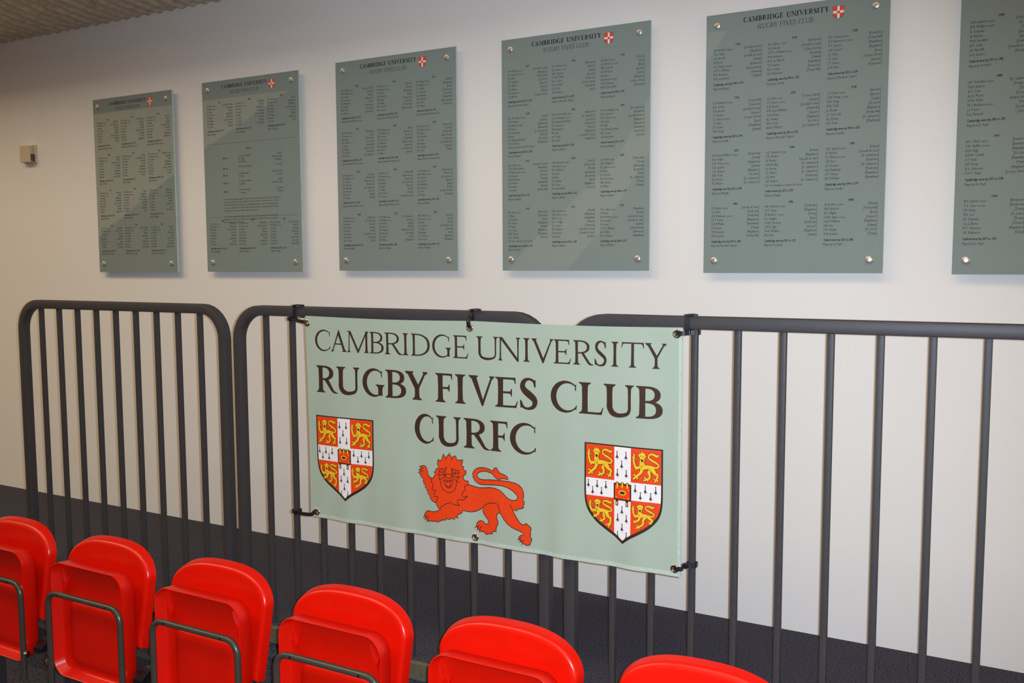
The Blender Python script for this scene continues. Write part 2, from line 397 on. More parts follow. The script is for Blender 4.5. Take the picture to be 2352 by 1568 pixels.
def print_on_banner(p, name, m, layer=1, parent=None, thick=None):
    """lay 2-D print (world x,z) on the rippled vinyl"""
    me = bpy.data.meshes.new(name); me.from_pydata([(x, 0, z) for x, z in p.v], [], p.f)
    bm = bmesh.new(); bm.from_mesh(me)
    xs = [v.co.x for v in bm.verts]; zs = [v.co.z for v in bm.verts]
    for ax, lo, hi, st in ((0, min(xs), max(xs), .022), (2, min(zs), max(zs), .045)):
        k = math.ceil(lo/st)
        while k*st < hi:
            co = Vector((0, 0, 0)); co[ax] = k*st; no = Vector((0, 0, 0)); no[ax] = 1
            bmesh.ops.bisect_plane(bm, geom=bm.verts[:]+bm.edges[:]+bm.faces[:], plane_co=co, plane_no=no); k += 1
    for v in bm.verts: v.co = Vector((v.co.x-BO.x, by(v.co.x, v.co.z)-.00045*layer-BO.y, v.co.z-BO.z))
    for f in bm.faces:
        f.normal_update()
        if f.normal.y > 0: f.normal_flip()
    bm.to_mesh(me); bm.free(); me.materials.append(MT[m])
    me.polygons.foreach_set('use_smooth', [True]*len(me.polygons))
    o = bpy.data.objects.new(name, me); COL.objects.link(o); o.parent = parent or banner
    return o
YP = 2.326
def wx(px, py): return at(px, py, YP).x
def word(letters, z0, cap, S, h, py):
    for ch, a, b in letters:
        xa, xb = wx(a, py(a)), wx(b, py(b)); p = P2().merge(glyph(ch, (xb-xa)/cap, S, h), lambda x, y: (xa+x*cap, z0+y*cap))
        print_on_banner(p, 'letter', 'ink')
L1 = [('C', 724.6, 759), ('A', 759.6, 795.4), ('M', 796.4, 845.9), ('B', 848.6, 880.9), ('R', 883.4, 924.5), ('I', 922.1, 939.7), ('D', 944, 987.5), ('G', 993.3, 1036.3), ('E', 1041.2, 1076.4),
      ('U', 1095, 1144), ('N', 1144, 1194), ('I', 1199, 1218), ('V', 1220, 1271.5), ('E', 1272, 1311.7), ('R', 1316.7, 1363.3), ('S', 1364.5, 1395.5), ('I', 1402.4, 1423), ('T', 1427.6, 1479.3), ('Y', 1481.6, 1532)]
L2 = [('R', 727.5, 776.4), ('U', 773.3, 825.7), ('G', 831.6, 882.8), ('B', 885.4, 931.9), ('Y', 930, 983.2), ('F', 1000.8, 1039.5), ('I', 1042.8, 1071.7), ('V', 1077, 1137), ('E', 1138, 1189.3), ('S', 1192.3, 1234.8),
      ('C', 1264.6, 1325), ('L', 1329.4, 1385.8), ('U', 1386.3, 1457), ('B', 1461.4, 1522.2)]
L3 = [('C', 951.3, 996.3), ('U', 1002.3, 1059.4), ('R', 1064.9, 1126), ('F', 1127, 1166.6), ('C', 1171.7, 1230.9)]
word(L1, .9795, .0685, .118, .056, lambda x: 782+(x-740)*.047)
word(L2, .8425, .0885, .195, .070, lambda x: 870+(x-740)*.068)
word(L3, .7095, .0905, .195, .070, lambda x: 984+(x-970)*.09)

# the red lion, outline traced as seen and laid on the vinyl
def lp(x, y):
    q = at(930+x/5.809, 1020+y/5.809, YP); return (q.x, q.z)
LION = [(447, 195), (440, 230), (437, 265), (455, 305), (430, 320), (412, 345), (405, 372), (385, 362), (398, 385), (418, 392), (395, 420), (378, 445), (360, 455), (347, 438), (345, 455), (330, 432), (305, 405), (300, 370), (290, 330), (272, 297), (250, 284), (215, 290), (200, 305), (206, 322), (192, 338), (197, 355), (187, 376), (195, 400), (215, 440), (245, 465), (237, 490), (248, 525), (272, 545), (262, 570), (287, 590), (290, 615), (307, 630), (305, 655), (328, 682), (346, 690), (330, 705), (352, 738), (385, 765), (415, 775), (422, 795), (436, 825), (455, 850), (472, 866), (450, 880), (420, 895), (370, 898), (310, 884), (290, 892), (270, 915), (256, 950), (265, 965), (275, 985), (290, 1000), (305, 1020), (330, 1026), (352, 1020), (390, 1027), (420, 1022), (437, 1040), (447, 1025), (458, 1035), (470, 1015), (482, 1025), (500, 1005), (520, 1010), (550, 1005), (560, 985), (580, 997), (610, 1000), (618, 980), (640, 992), (667, 998), (668, 972), (690, 975), (718, 980), (700, 955), (712, 935), (745, 925), (765, 905), (778, 880), (820, 895), (880, 905), (930, 898), (980, 880), (1034, 850), (1030, 890), (1045, 930), (1075, 970), (1100, 1000), (1115, 1030), (1110, 1055), (1085, 1070), (1060, 1060), (1035, 1030), (1005, 1022), (975, 1030), (950, 1060), (945, 1090), (955, 1110), (965, 1130), (985, 1150), (1010, 1168), (1050, 1172), (1060, 1190), (1080, 1203), (1105, 1200), (1120, 1185), (1140, 1197), (1165, 1190), (1180, 1160), (1200, 1155), (1222, 1170), (1220, 1140), (1225, 1100), (1245, 1060), (1245, 1020), (1230, 985), (1230, 945), (1245, 920), (1275, 912), (1290, 940), (1330, 1010), (1370, 1060), (1420, 1105), (1470, 1130), (1540, 1160), (1570, 1180), (1590, 1207), (1550, 1213), (1530, 1230), (1520, 1255), (1530, 1270), (1545, 1290), (1570, 1310), (1600, 1335), (1640, 1350), (1670, 1340), (1675, 1310), (1690, 1280), (1690, 1255), (1672, 1240), (1675, 1200), (1672, 1170), (1683, 1140), (1680, 1110), (1665, 1095), (1645, 1080), (1620, 1052), (1600, 1070), (1570, 1072), (1540, 1050), (1510, 1010), (1470, 940), (1443, 880), (1480, 880), (1507, 892), (1490, 863), (1520, 864), (1560, 857), (1598, 840), (1570, 836), (1592, 800), (1592, 752), (1578, 768), (1575, 745), (1585, 700), (1585, 650), (1565, 590), (1530, 550), (1480, 520), (1400, 498), (1320, 485), (1220, 475), (1130, 472), (1050, 475), (1000, 468), (970, 448), (955, 420), (960, 392), (990, 372), (1040, 360), (1090, 362), (1140, 378), (1175, 395), (1200, 430), (1235, 458), (1270, 465), (1300, 455), (1340, 458), (1385, 472), (1375, 440), (1350, 415), (1310, 395), (1275, 380), (1250, 350), (1230, 310), (1205, 312), (1190, 330), (1180, 355), (1130, 335), (1070, 315), (1010, 310), (960, 320), (920, 350), (900, 390), (905, 440), (930, 490), (970, 525), (1020, 540), (1080, 540), (1200, 540), (1300, 550), (1370, 575), (1440, 620), (1490, 670), (1508, 710), (1495, 740), (1460, 750), (1410, 740), (1360, 705), (1320, 655), (1270, 610), (1210, 585), (1130, 575), (1050, 582), (980, 582), (920, 565), (870, 545), (846, 540), (846, 515), (835, 488), (805, 490), (785, 470), (775, 440), (785, 415), (805, 405), (815, 375), (812, 345), (797, 356), (775, 325), (785, 300), (770, 290), (748, 283), (763, 250), (768, 225), (765, 198), (755, 212), (690, 208), (682, 170), (673, 153), (650, 160), (632, 180), (615, 160), (600, 140), (593, 108), (588, 138), (565, 155), (555, 182), (533, 160), (517, 125), (505, 160), (495, 205), (490, 215), (455, 212)]
LIN = [[(345, 450), (355, 500), (372, 530), (370, 570), (362, 605), (415, 613), (390, 650), (390, 690), (442, 698), (430, 740), (418, 775)],
       [(472, 866), (490, 825), (520, 815), (550, 792), (590, 785), (612, 768), (640, 798), (690, 812), (732, 815), (705, 785), (715, 738), (780, 742), (832, 688), (790, 705), (763, 680), (770, 645), (803, 600), (795, 560), (845, 540)],
       [(1034, 850), (1080, 805), (1150, 782), (1240, 795), (1260, 860), (1275, 912)], [(1405, 805), (1443, 882)],
       [(470, 322), (456, 400), (460, 465), (475, 482), (485, 550), (510, 600), (555, 634), (600, 643), (650, 622), (680, 570), (688, 500), (710, 440), (718, 350)],
       [(470, 325), (545, 327), (556, 300)], [(553, 310), (540, 360), (540, 405)], [(620, 318), (645, 338), (717, 350)], [(622, 322), (628, 370), (628, 405)],
       [(500, 330), (500, 352), (518, 368), (538, 362)], [(640, 340), (632, 365), (650, 388), (675, 380), (682, 348)],
       [(541, 425), (555, 402), (583, 395), (612, 402), (626, 425), (612, 446), (583, 456), (555, 446), (541, 425)],
       [(540, 412), (445, 405)], [(540, 405), (462, 358)], [(542, 430), (462, 468)], [(625, 408), (722, 378)], [(628, 425), (735, 442)], [(622, 438), (726, 512)],
       [(517, 478), (550, 474), (585, 488), (620, 474), (643, 482), (630, 540), (605, 575), (585, 582), (560, 570), (535, 530), (517, 478)],
       [(550, 484), (562, 510), (585, 486), (605, 512), (618, 484)], [(545, 540), (565, 562), (600, 560), (612, 540)],
       [(205, 325), (225, 320), (240, 328)], [(195, 357), (220, 350), (232, 362)], [(300, 990), (310, 975), (305, 955)], [(275, 985), (280, 962), (290, 950)],
       [(540, 165), (550, 200)], [(628, 180), (622, 220)], [(965, 1130), (965, 1105), (985, 1085)], [(990, 1150), (990, 1120), (1015, 1105)], [(1545, 1290), (1540, 1265), (1555, 1245)], [(1568, 1310), (1565, 1290), (1585, 1275)]]
CLAW = [((204, 296), (180, 300)), ((192, 337), (170, 345)), ((188, 373), (165, 380)), ((256, 955), (236, 986)), ((270, 985), (256, 1015)), ((298, 1012), (289, 1046)), ((945, 1098), (923, 1122)), ((962, 1130), (950, 1160)), ((988, 1155), (985, 1186)), ((1523, 1258), (1502, 1282)), ((1543, 1290), (1530, 1312)), ((1570, 1312), (1560, 1346))]
LW = .0023                    # print line width in metres
p = P2().poly([lp(*q) for q in LION])
lion = print_on_banner(p, 'lion_emblem', 'pred', 1); lion['label'] = 'red passant lion printed on the banner'
p = P2()
o_ = [lp(*q) for q in LION]
p.stroke(o_+[o_[0]], LW, sub=1, cap=False)
for l in LIN: p.stroke([lp(*q) for q in l], LW*.85, sub=3)
for a, b in CLAW: p.stroke([(*lp(*a), LW*1.4), (*lp(*b), LW*.4)], sub=1)
print_on_banner(p, 'lion_outline', 'pdark', 2, lion)

# heraldic shield in its own unit space: x 0..1 across, y 0 at top down to -1.19 at the tip
SHH = 1.187
def sh_outline(ins=0):
    r = [(0, 0)]
    side = [(0, -.58), (.008, -.70), (.035, -.80), (.085, -.88), (.17, -.965), (.29, -1.045), (.40, -1.11), (.5, -SHH)]
    pts = [(0, 0)]+cat_rom(side, 3)
    pts = pts + [(1-x, y) for x, y in pts[-2::-1]]
    if ins: pts = [(.5+(x-.5)*(1-2*ins), -.02+(y+.02)*(1-1.6*ins) - (ins*.75 if y > -.01 else 0)) for x, y in pts]
    return pts
def clipq(pts, ax, val, keep_less):
    out = []; n = len(pts)
    for i in range(n):
        a, b = pts[i], pts[(i+1) % n]; ia = (a[ax] <= val) == keep_less; ib = (b[ax] <= val) == keep_less
        if ia: out.append(a)
        if ia != ib:
            t = (val-a[ax])/(b[ax]-a[ax]); out.append((a[0]+(b[0]-a[0])*t, a[1]+(b[1]-a[1])*t))
    return out
C0, C1, R0, R1 = .393, .607, -.425, -.64
# small lion strokes as traced in a 1568-px crop of the upper right quarter
_up = [[(510, 870, 110), (420, 880, 105), (370, 800, 80), (340, 700, 75), (325, 600, 70), (335, 500, 75), (340, 420, 62), (333, 340, 15)], [(330, 580, 50), (300, 520, 45), (272, 478, 18)], [(395, 600, 15), (415, 560, 36), (408, 512, 15)], [(440, 890, 80), (410, 965, 25)],
       [(610, 690, 130), (600, 800, 120), (630, 880, 150)], [(640, 880, 140), (760, 850, 150), (880, 845, 145), (990, 880, 130)],
       [(980, 830, 80), (1100, 862, 58), (1190, 858, 60), (1240, 800, 60), (1210, 725, 62), (1110, 660, 76), (1000, 600, 76), (900, 530, 60), (872, 455, 48), (910, 390, 55), (990, 365, 72), (1090, 400, 85), (1170, 440, 85), (1230, 410, 55), (1238, 370, 15)], [(1100, 430, 60), (1200, 490, 12)]]
_legs = dict(
    std=[[(630, 860, 150), (625, 980, 110), (575, 1080, 95), (500, 1150, 85), (420, 1215, 80), (340, 1285, 65), (300, 1315, 25)], [(420, 1190, 40), (350, 1150, 52), (308, 1120, 20)], [(455, 1190, 60), (462, 1270, 58), (450, 1325, 18)],
         [(950, 870, 150), (1030, 960, 160), (1090, 1050, 120), (1150, 1105, 90), (1200, 1115, 80), (1200, 1200, 68), (1170, 1270, 70), (1120, 1350, 60), (1095, 1415, 18)], [(1185, 1290, 50), (1205, 1350, 52), (1212, 1400, 15)], [(1085, 1275, 45), (1035, 1305, 20)],
         [(900, 950, 50), (890, 1040, 112), (910, 1120, 80), (920, 1200, 76), (900, 1262, 72), (820, 1300, 72), (720, 1335, 60), (675, 1345, 20)], [(865, 1310, 50), (830, 1385, 22)], [(790, 1265, 40), (735, 1228, 48), (698, 1205, 15)]],
    low=[[(640, 860, 150), (680, 960, 120), (660, 1060, 95), (590, 1110, 80), (510, 1160, 70), (470, 1190, 25)], [(560, 1110, 45), (490, 1060, 40)], [(600, 1120, 55), (600, 1230, 30)],
         [(950, 870, 150), (1030, 960, 160), (1060, 1080, 130), (1130, 1160, 100), (1190, 1200, 90), (1190, 1300, 75), (1190, 1400, 75), (1140, 1500, 80), (1110, 1620, 65), (1110, 1680, 18)], [(1180, 1480, 55), (1210, 1560, 25)], [(1090, 1490, 40), (1000, 1550, 45)],
         [(900, 950, 60), (900, 1060, 95), (930, 1160, 85), (930, 1250, 80), (870, 1330, 72), (780, 1370, 60), (740, 1400, 20)], [(850, 1330, 45), (850, 1450, 25)], [(820, 1300, 40), (750, 1260, 40)]],
    lowr=[[(610, 860, 150), (610, 980, 110), (560, 1080, 90), (480, 1130, 80), (390, 1170, 70), (340, 1190, 25)], [(430, 1130, 40), (360, 1080, 30)], [(450, 1150, 50), (450, 1230, 25)],
          [(950, 880, 140), (1040, 950, 120), (1130, 1030, 100), (1160, 1090, 80), (1110, 1160, 78), (1060, 1210, 60), (1020, 1260, 20)], [(1110, 1170, 50), (1110, 1240, 25)], [(1050, 1130, 45), (970, 1150, 25)],
          [(880, 930, 100), (800, 1010, 100), (770, 1090, 90), (780, 1190, 85), (740, 1290, 80), (640, 1370, 72), (520, 1440, 72), (440, 1500, 30)], [(620, 1390, 60), (590, 1490, 30)], [(560, 1360, 45), (500, 1345, 40)]])
_head = [(490, 380), (540, 392), (540, 312), (590, 350), (640, 278), (690, 345), (750, 338), (748, 400), (788, 440), (782, 505), (737, 465), (735, 540), (715, 640), (690, 690), (760, 740), (742, 765), (712, 760), (695, 805), (670, 770), (625, 840), (595, 800), (565, 770), (545, 660), (560, 600), (545, 480), (498, 450)]
def shield(ox, oz, wd, ht, put, detail=True):
    """put(P2, name, material, layer, parent) links one layer of the print"""
    T = lambda x, y: (ox+x*wd, oz+y*ht/SHH)
    def M_(pts): return [T(*q) for q in pts]
    b = put(P2().poly(M_(sh_outline())), 'crest', 'pdark', 1, None)
    inn = sh_outline(.022)
    put(P2().poly(M_(inn)), 'crest_cross', 'pwhite', 2, b)
    for lx in (True, False):
        for ly in (True, False):
            q = clipq(clipq(inn, 0, C0 if lx else C1, lx), 1, R1 if ly else R0, ly); put(P2().poly(M_(q)), 'crest_quarter', 'pred', 3, b)
    bk = P2().rect(*T(.385, -.66), *T(.615, -.455)); put(bk, 'crest_book', 'pdark', 3, b)
    put(P2().rect(*T(.402, -.642), *T(.598, -.475)), 'crest_book_cover', 'pred', 4, b)
    if not detail: return b
    for qx0, qx1, qy0, qy1, lg in ((.03, C0-.01, -.03, R0+.01, 'std'), (C1+.01, .97, -.03, R0+.01, 'std'), (.055, C0-.012, R1-.02, -1.02, 'low'), (C1+.01, .915, R1-.02, -.975, 'lowr')):
        d1 = P2(); y1 = P2(); d2 = P2(); sx = (qx1-qx0)/(1300-240); y0t = 240; yb = 1440 if lg == 'std' else 1700 if lg == 'low' else 1530
        sy = (qy1-qy0)/(yb-y0t)
        def tr(x, y): return T(qx0+(x-240)*sx, qy0+(y-y0t)*sy + (x-240)*0)
        def unslope(x, y): return tr(x, y-(x-700)*.055)
        ws = abs(sx)*wd
        for st in _up+_legs[lg]:
            q = [(*unslope(x, y), t*ws) for x, y, t in st]
            d1.stroke(q, sub=3, grow=16*ws); y1.stroke(q, sub=3)
        hd = [unslope(*q) for q in _head]
        d1.stroke(hd+[hd[0]], 34*ws, sub=1); y1.poly(hd)
        for e in ([(560, 405), (622, 465), (585, 470)], [(718, 435), (658, 470), (680, 492)], [(585, 562), (695, 568), (668, 655), (640, 672), (606, 640)], [(900, 880), (930, 960), (960, 1040), (945, 960)], [(560, 760), (620, 860), (760, 790), (640, 850)]):
            d2.poly([unslope(*q) for q in e])
        put(d1, 'lion_outline', 'pdark', 5, b); put(y1, 'lion', 'pyel', 6, b); put(d2, 'lion_face', 'pdark', 7, b)
    d1 = P2(); y1 = P2(); d2 = P2()
    # ermine spots
    sp = [(.43, -.075), (.545, -.075), (.49, -.185), (.435, -.29), (.55, -.29), (.055, -.455), (.17, -.455), (.285, -.455), (.112, -.535), (.228, -.535), (.665, -.455), (.79, -.455), (.915, -.455), (.73, -.535), (.855, -.535),
          (.495, -.735), (.44, -.835), (.555, -.835), (.497, -.945), (.44, -1.045), (.555, -1.045)]
    for cx, cy in sp:
        y_ = cy; k = 1
        d1.poly(M_([(cx-.0035, y_), (cx+.0035, y_), (cx+.006, y_-.045), (cx+.023, y_-.077), (cx+.006, y_-.070), (cx, y_-.098), (cx-.006, y_-.070), (cx-.023, y_-.077), (cx-.006, y_-.045)]))
        q = T(cx, y_+.002); d1.ell(q[0], q[1], .0078*wd, .0078*wd, 8)
    for cx in (.435, .5, .565):
        q = T(cx, -.455); d1.ell(q[0], q[1], .024*wd, .020*wd, 10); y1.stroke([(*T(cx, -.452), .022*wd), (*T(cx, -.50), .018*wd)], sub=1)
    for cx in (.428, .56):
        d1.rect(*T(cx-.017, -.725), *T(cx+.017, -.655)); y1.rect(*T(cx-.008, -.715), *T(cx+.008, -.675))
    q = T(.5, -.565); y1.ell(q[0], q[1], .05*wd, .030*wd, 16); d2.ell(q[0], q[1], .036*wd, .017*wd, 14)
    for cx, cy in ((.42, -.515), (.582, -.525), (.42, -.62), (.582, -.625)):
        q = T(cx, cy); y1.ell(q[0], q[1], .008*wd, .008*wd, 6)
    for a_ in (put(d1, 'ermine_spots', 'pdark', 5, b), put(y1, 'book_clasps', 'pyel', 6, b), put(d2, 'book_boss', 'pdark', 7, b)): a_['kind'] = 'stuff'
    return b
put_b = lambda p, n, m, l, par: print_on_banner(p, n, m, l, par)
shield(-2.0235, .7655, .2365, .277, put_b)
shield(-1.0515, .7625, .2310, .2755, put_b)
# hems and stitching
for x0, z0, x1, z1 in ((BX0+.002, BZ0+.0008, BX1-.002, BZ0+.0125), (BX1-.0105, BZ0+.0125, BX1-.0015, BZ1-.006)):
    print_on_banner(P2().rect(x0, z0, x1, z1), 'hem', 'hem', 1)
EYES = [at(px, py, YP) for px, py in ((707, 741), (1080, 752), (1556, 766), (727, 1175), (1090, 1234), (1549, 1306))]
for e in EYES:
    y = by(e.x, e.z)
    prof = [(.0062, .002), (.0064, -.0022), (.0082, -.0036), (.0112, -.0030), (.0126, -.0004), (.0126, .002)]
    n = 24; vv = [(e.x+r*math.cos(2*math.pi*i/n)-BO.x, y+d-BO.y, e.z+r*math.sin(2*math.pi*i/n)-BO.z) for i in range(n) for r, d in prof]; k = len(prof)
    o = G().add(vv, [(i*k+j, i*k+j+1, ((i+1) % n)*k+j+1, ((i+1) % n)*k+j) for i in range(n) for j in range(k-1)]).obj('eyelet', 'chrome', banner, smooth=True)
    o['label'] = 'metal eyelet'
cut = G()
for e in EYES: cut.cyl((e.x, 2.30, e.z), (e.x, 2.36, e.z), .0066, 20)
cut = cut.obj('cutter', 'vinyl'); bpy.context.view_layer.update()
sheet = next(c for c in banner.children if c.name.startswith('vinyl_sheet'))
bo = sheet.modifiers.new('holes', 'BOOLEAN'); bo.object = cut; bo.operation = 'DIFFERENCE'; bo.solver = 'EXACT'
me = bpy.data.meshes.new_from_object(sheet.evaluated_get(bpy.context.evaluated_depsgraph_get()))
sheet.modifiers.clear(); sheet.data = me; bpy.data.objects.remove(cut)

# ------------------------------------------------------------------ straps that tie the banner
RY = 2.361; RB = 1.0866; RT = 1.121
def ribbon(g, pts, wid, axis, th=.0016, closed=False):
    g.sweep(pts, [(-th/2, -wid/2), (th/2, -wid/2), (th/2, wid/2), (-th/2, wid/2)], up=Vector(axis), closed=closed)
def rect_loop(c, a, b, ha, hb, n=3, r=.004):
    """rounded rectangular loop about c spanned by axes a, b"""
    c = Vector(c); a = Vector(a); b = Vector(b); o = []
    for sa, sb, t0 in ((1, 1, 0), (-1, 1, 90), (-1, -1, 180), (1, -1, 270)):
        for i in range(n+1):
            t = math.radians(t0+90*i/n); o.append(c+a*(sa*(ha-r)+r*math.cos(t))+b*(sb*(hb-r)+r*math.sin(t)))
    return o
def tie(label, eye, rail_x=None, bar_x=None, bar_z=None):
    base = Vector((bar_x if bar_x is not None else rail_x, RY, (bar_z or RB)-.02))
    root = empty('strap', base); e = EYES[eye]
    L = lambda pts: [p-base for p in pts]
    if rail_x is not None:
        g = G(); ribbon(g, L(rect_loop((rail_x, RY, (RB+RT)/2), (0, 1, 0), (0, 0, 1), .0215, .0215)), .0135, (1, 0, 0), closed=True)
        auto_smooth(g.obj('rail_loop', 'strap', root), 50)
        G().sweep(L([Vector((rail_x-.004, RY-.0235, RT+.0035)), Vector((rail_x+.018, RY-.0225, RT+.0060)), Vector((rail_x+.030, RY-.021, RT+.0040))]), [(-.0022, -.004), (.0022, -.004), (.0022, .004), (-.0022, .004)]).obj('strap_end', 'strap', root, bevel=.0008)
    if bar_x is not None:
        g = G(); ribbon(g, L(rect_loop((bar_x, RY, bar_z), (1, 0, 0), (0, 1, 0), .0125, .0125)), .0125, (0, 0, 1), closed=True)
        auto_smooth(g.obj('bar_loop', 'strap', root), 50)
        sg = 1 if e.x > bar_x else -1
        pts = [Vector((bar_x-sg*.004, RY-.0125, bar_z)), Vector((bar_x+sg*.018, RY-.0200, bar_z)), Vector((e.x-sg*.022, by(e.x, e.z)-.007, bar_z*.55+e.z*.45)), Vector((e.x-sg*.004, by(e.x, e.z)-.0065, e.z+.002)), Vector((e.x+sg*.001, by(e.x, e.z)-.0025, e.z))]
        g = G(); g.sweep(L([Vector(q) for q in cat_rom([tuple(q) for q in pts], 4)]), [(-.0016, -.0058), (.0016, -.0058), (.0016, .0058), (-.0016, .0058)], up=Vector((0, 0, 1)))
        auto_smooth(g.obj('strap_tail', 'strap', root), 50)
        G().box(bar_x+sg*.012-.006-base.x, bar_x+sg*.012+.006-base.x, RY-.0245-base.y, RY-.0145-base.y, bar_z-.0068-base.z, bar_z+.0068-base.z).obj('buckle', 'black', root, bevel=.0015)
    else:
        pts = [Vector((rail_x, RY-.0235, RT-.006)), Vector((rail_x, RY-.030, RT-.014)), Vector((rail_x*.8+e.x*.2, by(e.x, 1.08)-.0055, BZ1+.002)), Vector((e.x, by(e.x, e.z)-.0075, e.z+.012)), Vector((e.x, by(e.x, e.z)-.0030, e.z))]
        g = G(); g.sweep(L([Vector(q) for q in cat_rom([tuple(q) for q in pts], 4)]), [(-.006, -.0015), (.006, -.0015), (.006, .0015), (-.006, .0015)], up=Vector((0, 1, 0)))
        auto_smooth(g.obj('strap_tail', 'strap', root), 50)
    tag(root, label, 'strap', 'black straps tying the banner to the barriers')
bar2 = -2.393+.1270+.1187; bar3 = -1.1077+.1300+2*.1152
tie('black strap round rail and bar, tied to the eyelet beside the word CAMBRIDGE', 0, at(676, 715, 2.34).x, bar2, RB-.0085)
tie('single black strap hanging over the rail to the top middle eyelet', 1, at(1084, 725, 2.34).x)
tie('black strap round rail and bar, tied to the eyelet above the word UNIVERSITY', 2, bar3-.0155, bar3, RB-.0085)
tie('short black strap from a bar to the lower banner corner near the lion\'s raised paw', 3, None, bar2, at(680, 1177, 2.34).z)
tie('short black strap from a bar to the lower banner corner near the lion\'s tail', 5, None, bar3, at(1597, 1303, 2.34).z)

# ------------------------------------------------------------------ honours boards
# glyph outlines of the built-in sans font, fetched once per character
_gc = {}
_fc = bpy.data.curves.new('glyph', 'FONT'); _fc.resolution_u = 1; _fo = bpy.data.objects.new('glyph', _fc); COL.objects.link(_fo)
def _mesh_of(s):
    _fc.body = s; dg = bpy.context.evaluated_depsgraph_get(); dg.update()
    ev = _fo.evaluated_get(dg); me = ev.to_mesh()
    r = [(v.co.x, v.co.y) for v in me.vertices], [tuple(p.vertices) for p in me.polygons]
    ev.to_mesh_clear(); return r
_bar = max(x for x, y in _mesh_of('|')[0])
def sans(ch):
    if ch not in _gc:
        if ch == ' ': _gc[ch] = ([], [], .28)
        else:
            v, f = _mesh_of(ch); n = len(v); v2, _ = _mesh_of(ch+'|')
            adv = max(x for x, y in v2)-_bar
            _gc[ch] = (v, f, adv)
    return _gc[ch]
def line(p, s, x, z, size, sx=.72, align='L', bold=False):
    gl = [sans(c) for c in s]; wd = sum(g[2] for g in gl)*size*sx
    if align == 'R': x -= wd
    elif align == 'C': x -= wd/2
    for v, f, adv in gl:
        for dx in ((0, size*.045) if bold else (0,)):
            n = len(p.v); p.v += [(x+a*size*sx+dx, z+b*size) for a, b in v]; p.f += [tuple(i+n for i in q) for q in f]
        x += adv*size*sx
COLL = dict(P='Pembroke', T='Trinity', M='Magdalene', S='Selwyn', J="St. John's", C="St. Catharine's", G='Gonville & Caius', F='Fitzwilliam', E='Emmanuel', H='Trinity Hall', Q="Queens'", D='Downing', X='Corpus Christi', U='Jesus', Y='Sidney Sussex', K="King's", L='Clare', R="Christ's", B='Peterhouse')
B5 = """1973|J.M. Hertford c/G;T.A. Cowie/M;D.B. Arnold/G;N. Mount/S;A.C. Palmer s/E;G.P.T.L. Whiting/Y;M.H. Robinson/D;K.M. van Hasselt/S|Cambridge won by 300 to 156|Alleyn's
1974|A.C. Palmer c/E;D.B. Arnold/G;G.P.T.L. Whiting s/Y;M.H. Robinson/D;K.M. van Hasselt/S;T.T. Lawson/F;R.H. Clowes/P;D.F. Richmond/H|Cambridge won by 300 to 152|Oundle
1975|R.H. Clowes c/P;D.F. Richmond s/H;T.T. Lawson/F;C.M. Spencer/M;C.J. Watt/U;C.J. Gates/X;S.T. Davies/Q;D.M. Hart/P|Oxford won by 255 to 224|Merchant Taylors'
1976|D.F. Richmond c/H;R.H. Clowes/P;D.B. Arnold/G;S.T. Davies/Q;C.J. Gates s/X;C.J. Hurt/U;J.T. Denton/F;W.R. Greig/S|Cambridge won by 254 to 206|Oundle
1977|C.J. Gates c/X;S.T. Davies s/Q;D.B. Arnold/G;A.M. Lloyd Williams/P;C.R.F. Kemp/Q;R.L. Newby/M;W.R. Todd/J;A.R.H. Walford/C|Cambridge won by 202 to 192|Merchant Taylors'
1978|S.T. Davies c/Q;C.R.F. Kemp s/Q;W.R. Greig/S;W.R. Todd/J;J.L. Brown/M;J.C. Horrocks/H;A.J. Morley/C;D.R. Trew/M|Cambridge won by 200 to 233|Oundle
1979|A.M. Lloyd Williams c/P;R.D. Knight/T;D.R. Trew s/M;G.D. Quarry/S;C.K. Holmes/M;W.R. Todd/J;A.J. Morley/C;T.J. Wilson/C|Cambridge won by 262 to 230|Whitgift
1980|G.D. Quarry s/S;C.K. Holmes/M;P.J. Reeder/G;H.K. Bolding/C;A.J. Morley/C;T.J. Wilson/C;C.E. Hurt/P;G.P. Davison/C;D.R. Trew (Magdalene) (Captain) did not play|Oxford won by 265 to 193|Rugby
1981|G.D. Quarry c/S;P.J. Reeder/G;T.J. Wilson s/C;C.B. Hurt/P;G.P. Davison/C;A.R. Matthews/P;S.P.T. Kemp/M;E.B. McMullan/F|Cambridge won by 290 to 179|Oundle
1982|P.J. Reeder c/G;C.B. Hurt/P;A.R. Matthews s/P;S.P.T. Kemp/M;E.B. McMullan/F;J.E. Boulton/T;G.M. Spensley/M;I.R.H. Jackson/H|Cambridge won by 259 to 183|Merchant Taylors'
1983|A.R. Matthews c/P;S.P.T. Kemp/M;J.E. Boulton s/T;A.C. Higgins/U;C.H.D. Vermont/P;S.W.D. Egan/Q;I.A.N. Williams/M;R.B. Irani/S|Cambridge won by 297 to 129|St. Paul's
1984|J.E. Boulton c/T;I.R.H. Jackson/H;A.C. Higgins/U;S.W.D. Egan s/Q;I.A.N. Williams/M;R.B. Irani/S;P.M. Wright/J;W.B. Boulton/T|Oxford won by 235 to 208|St. Paul's"""
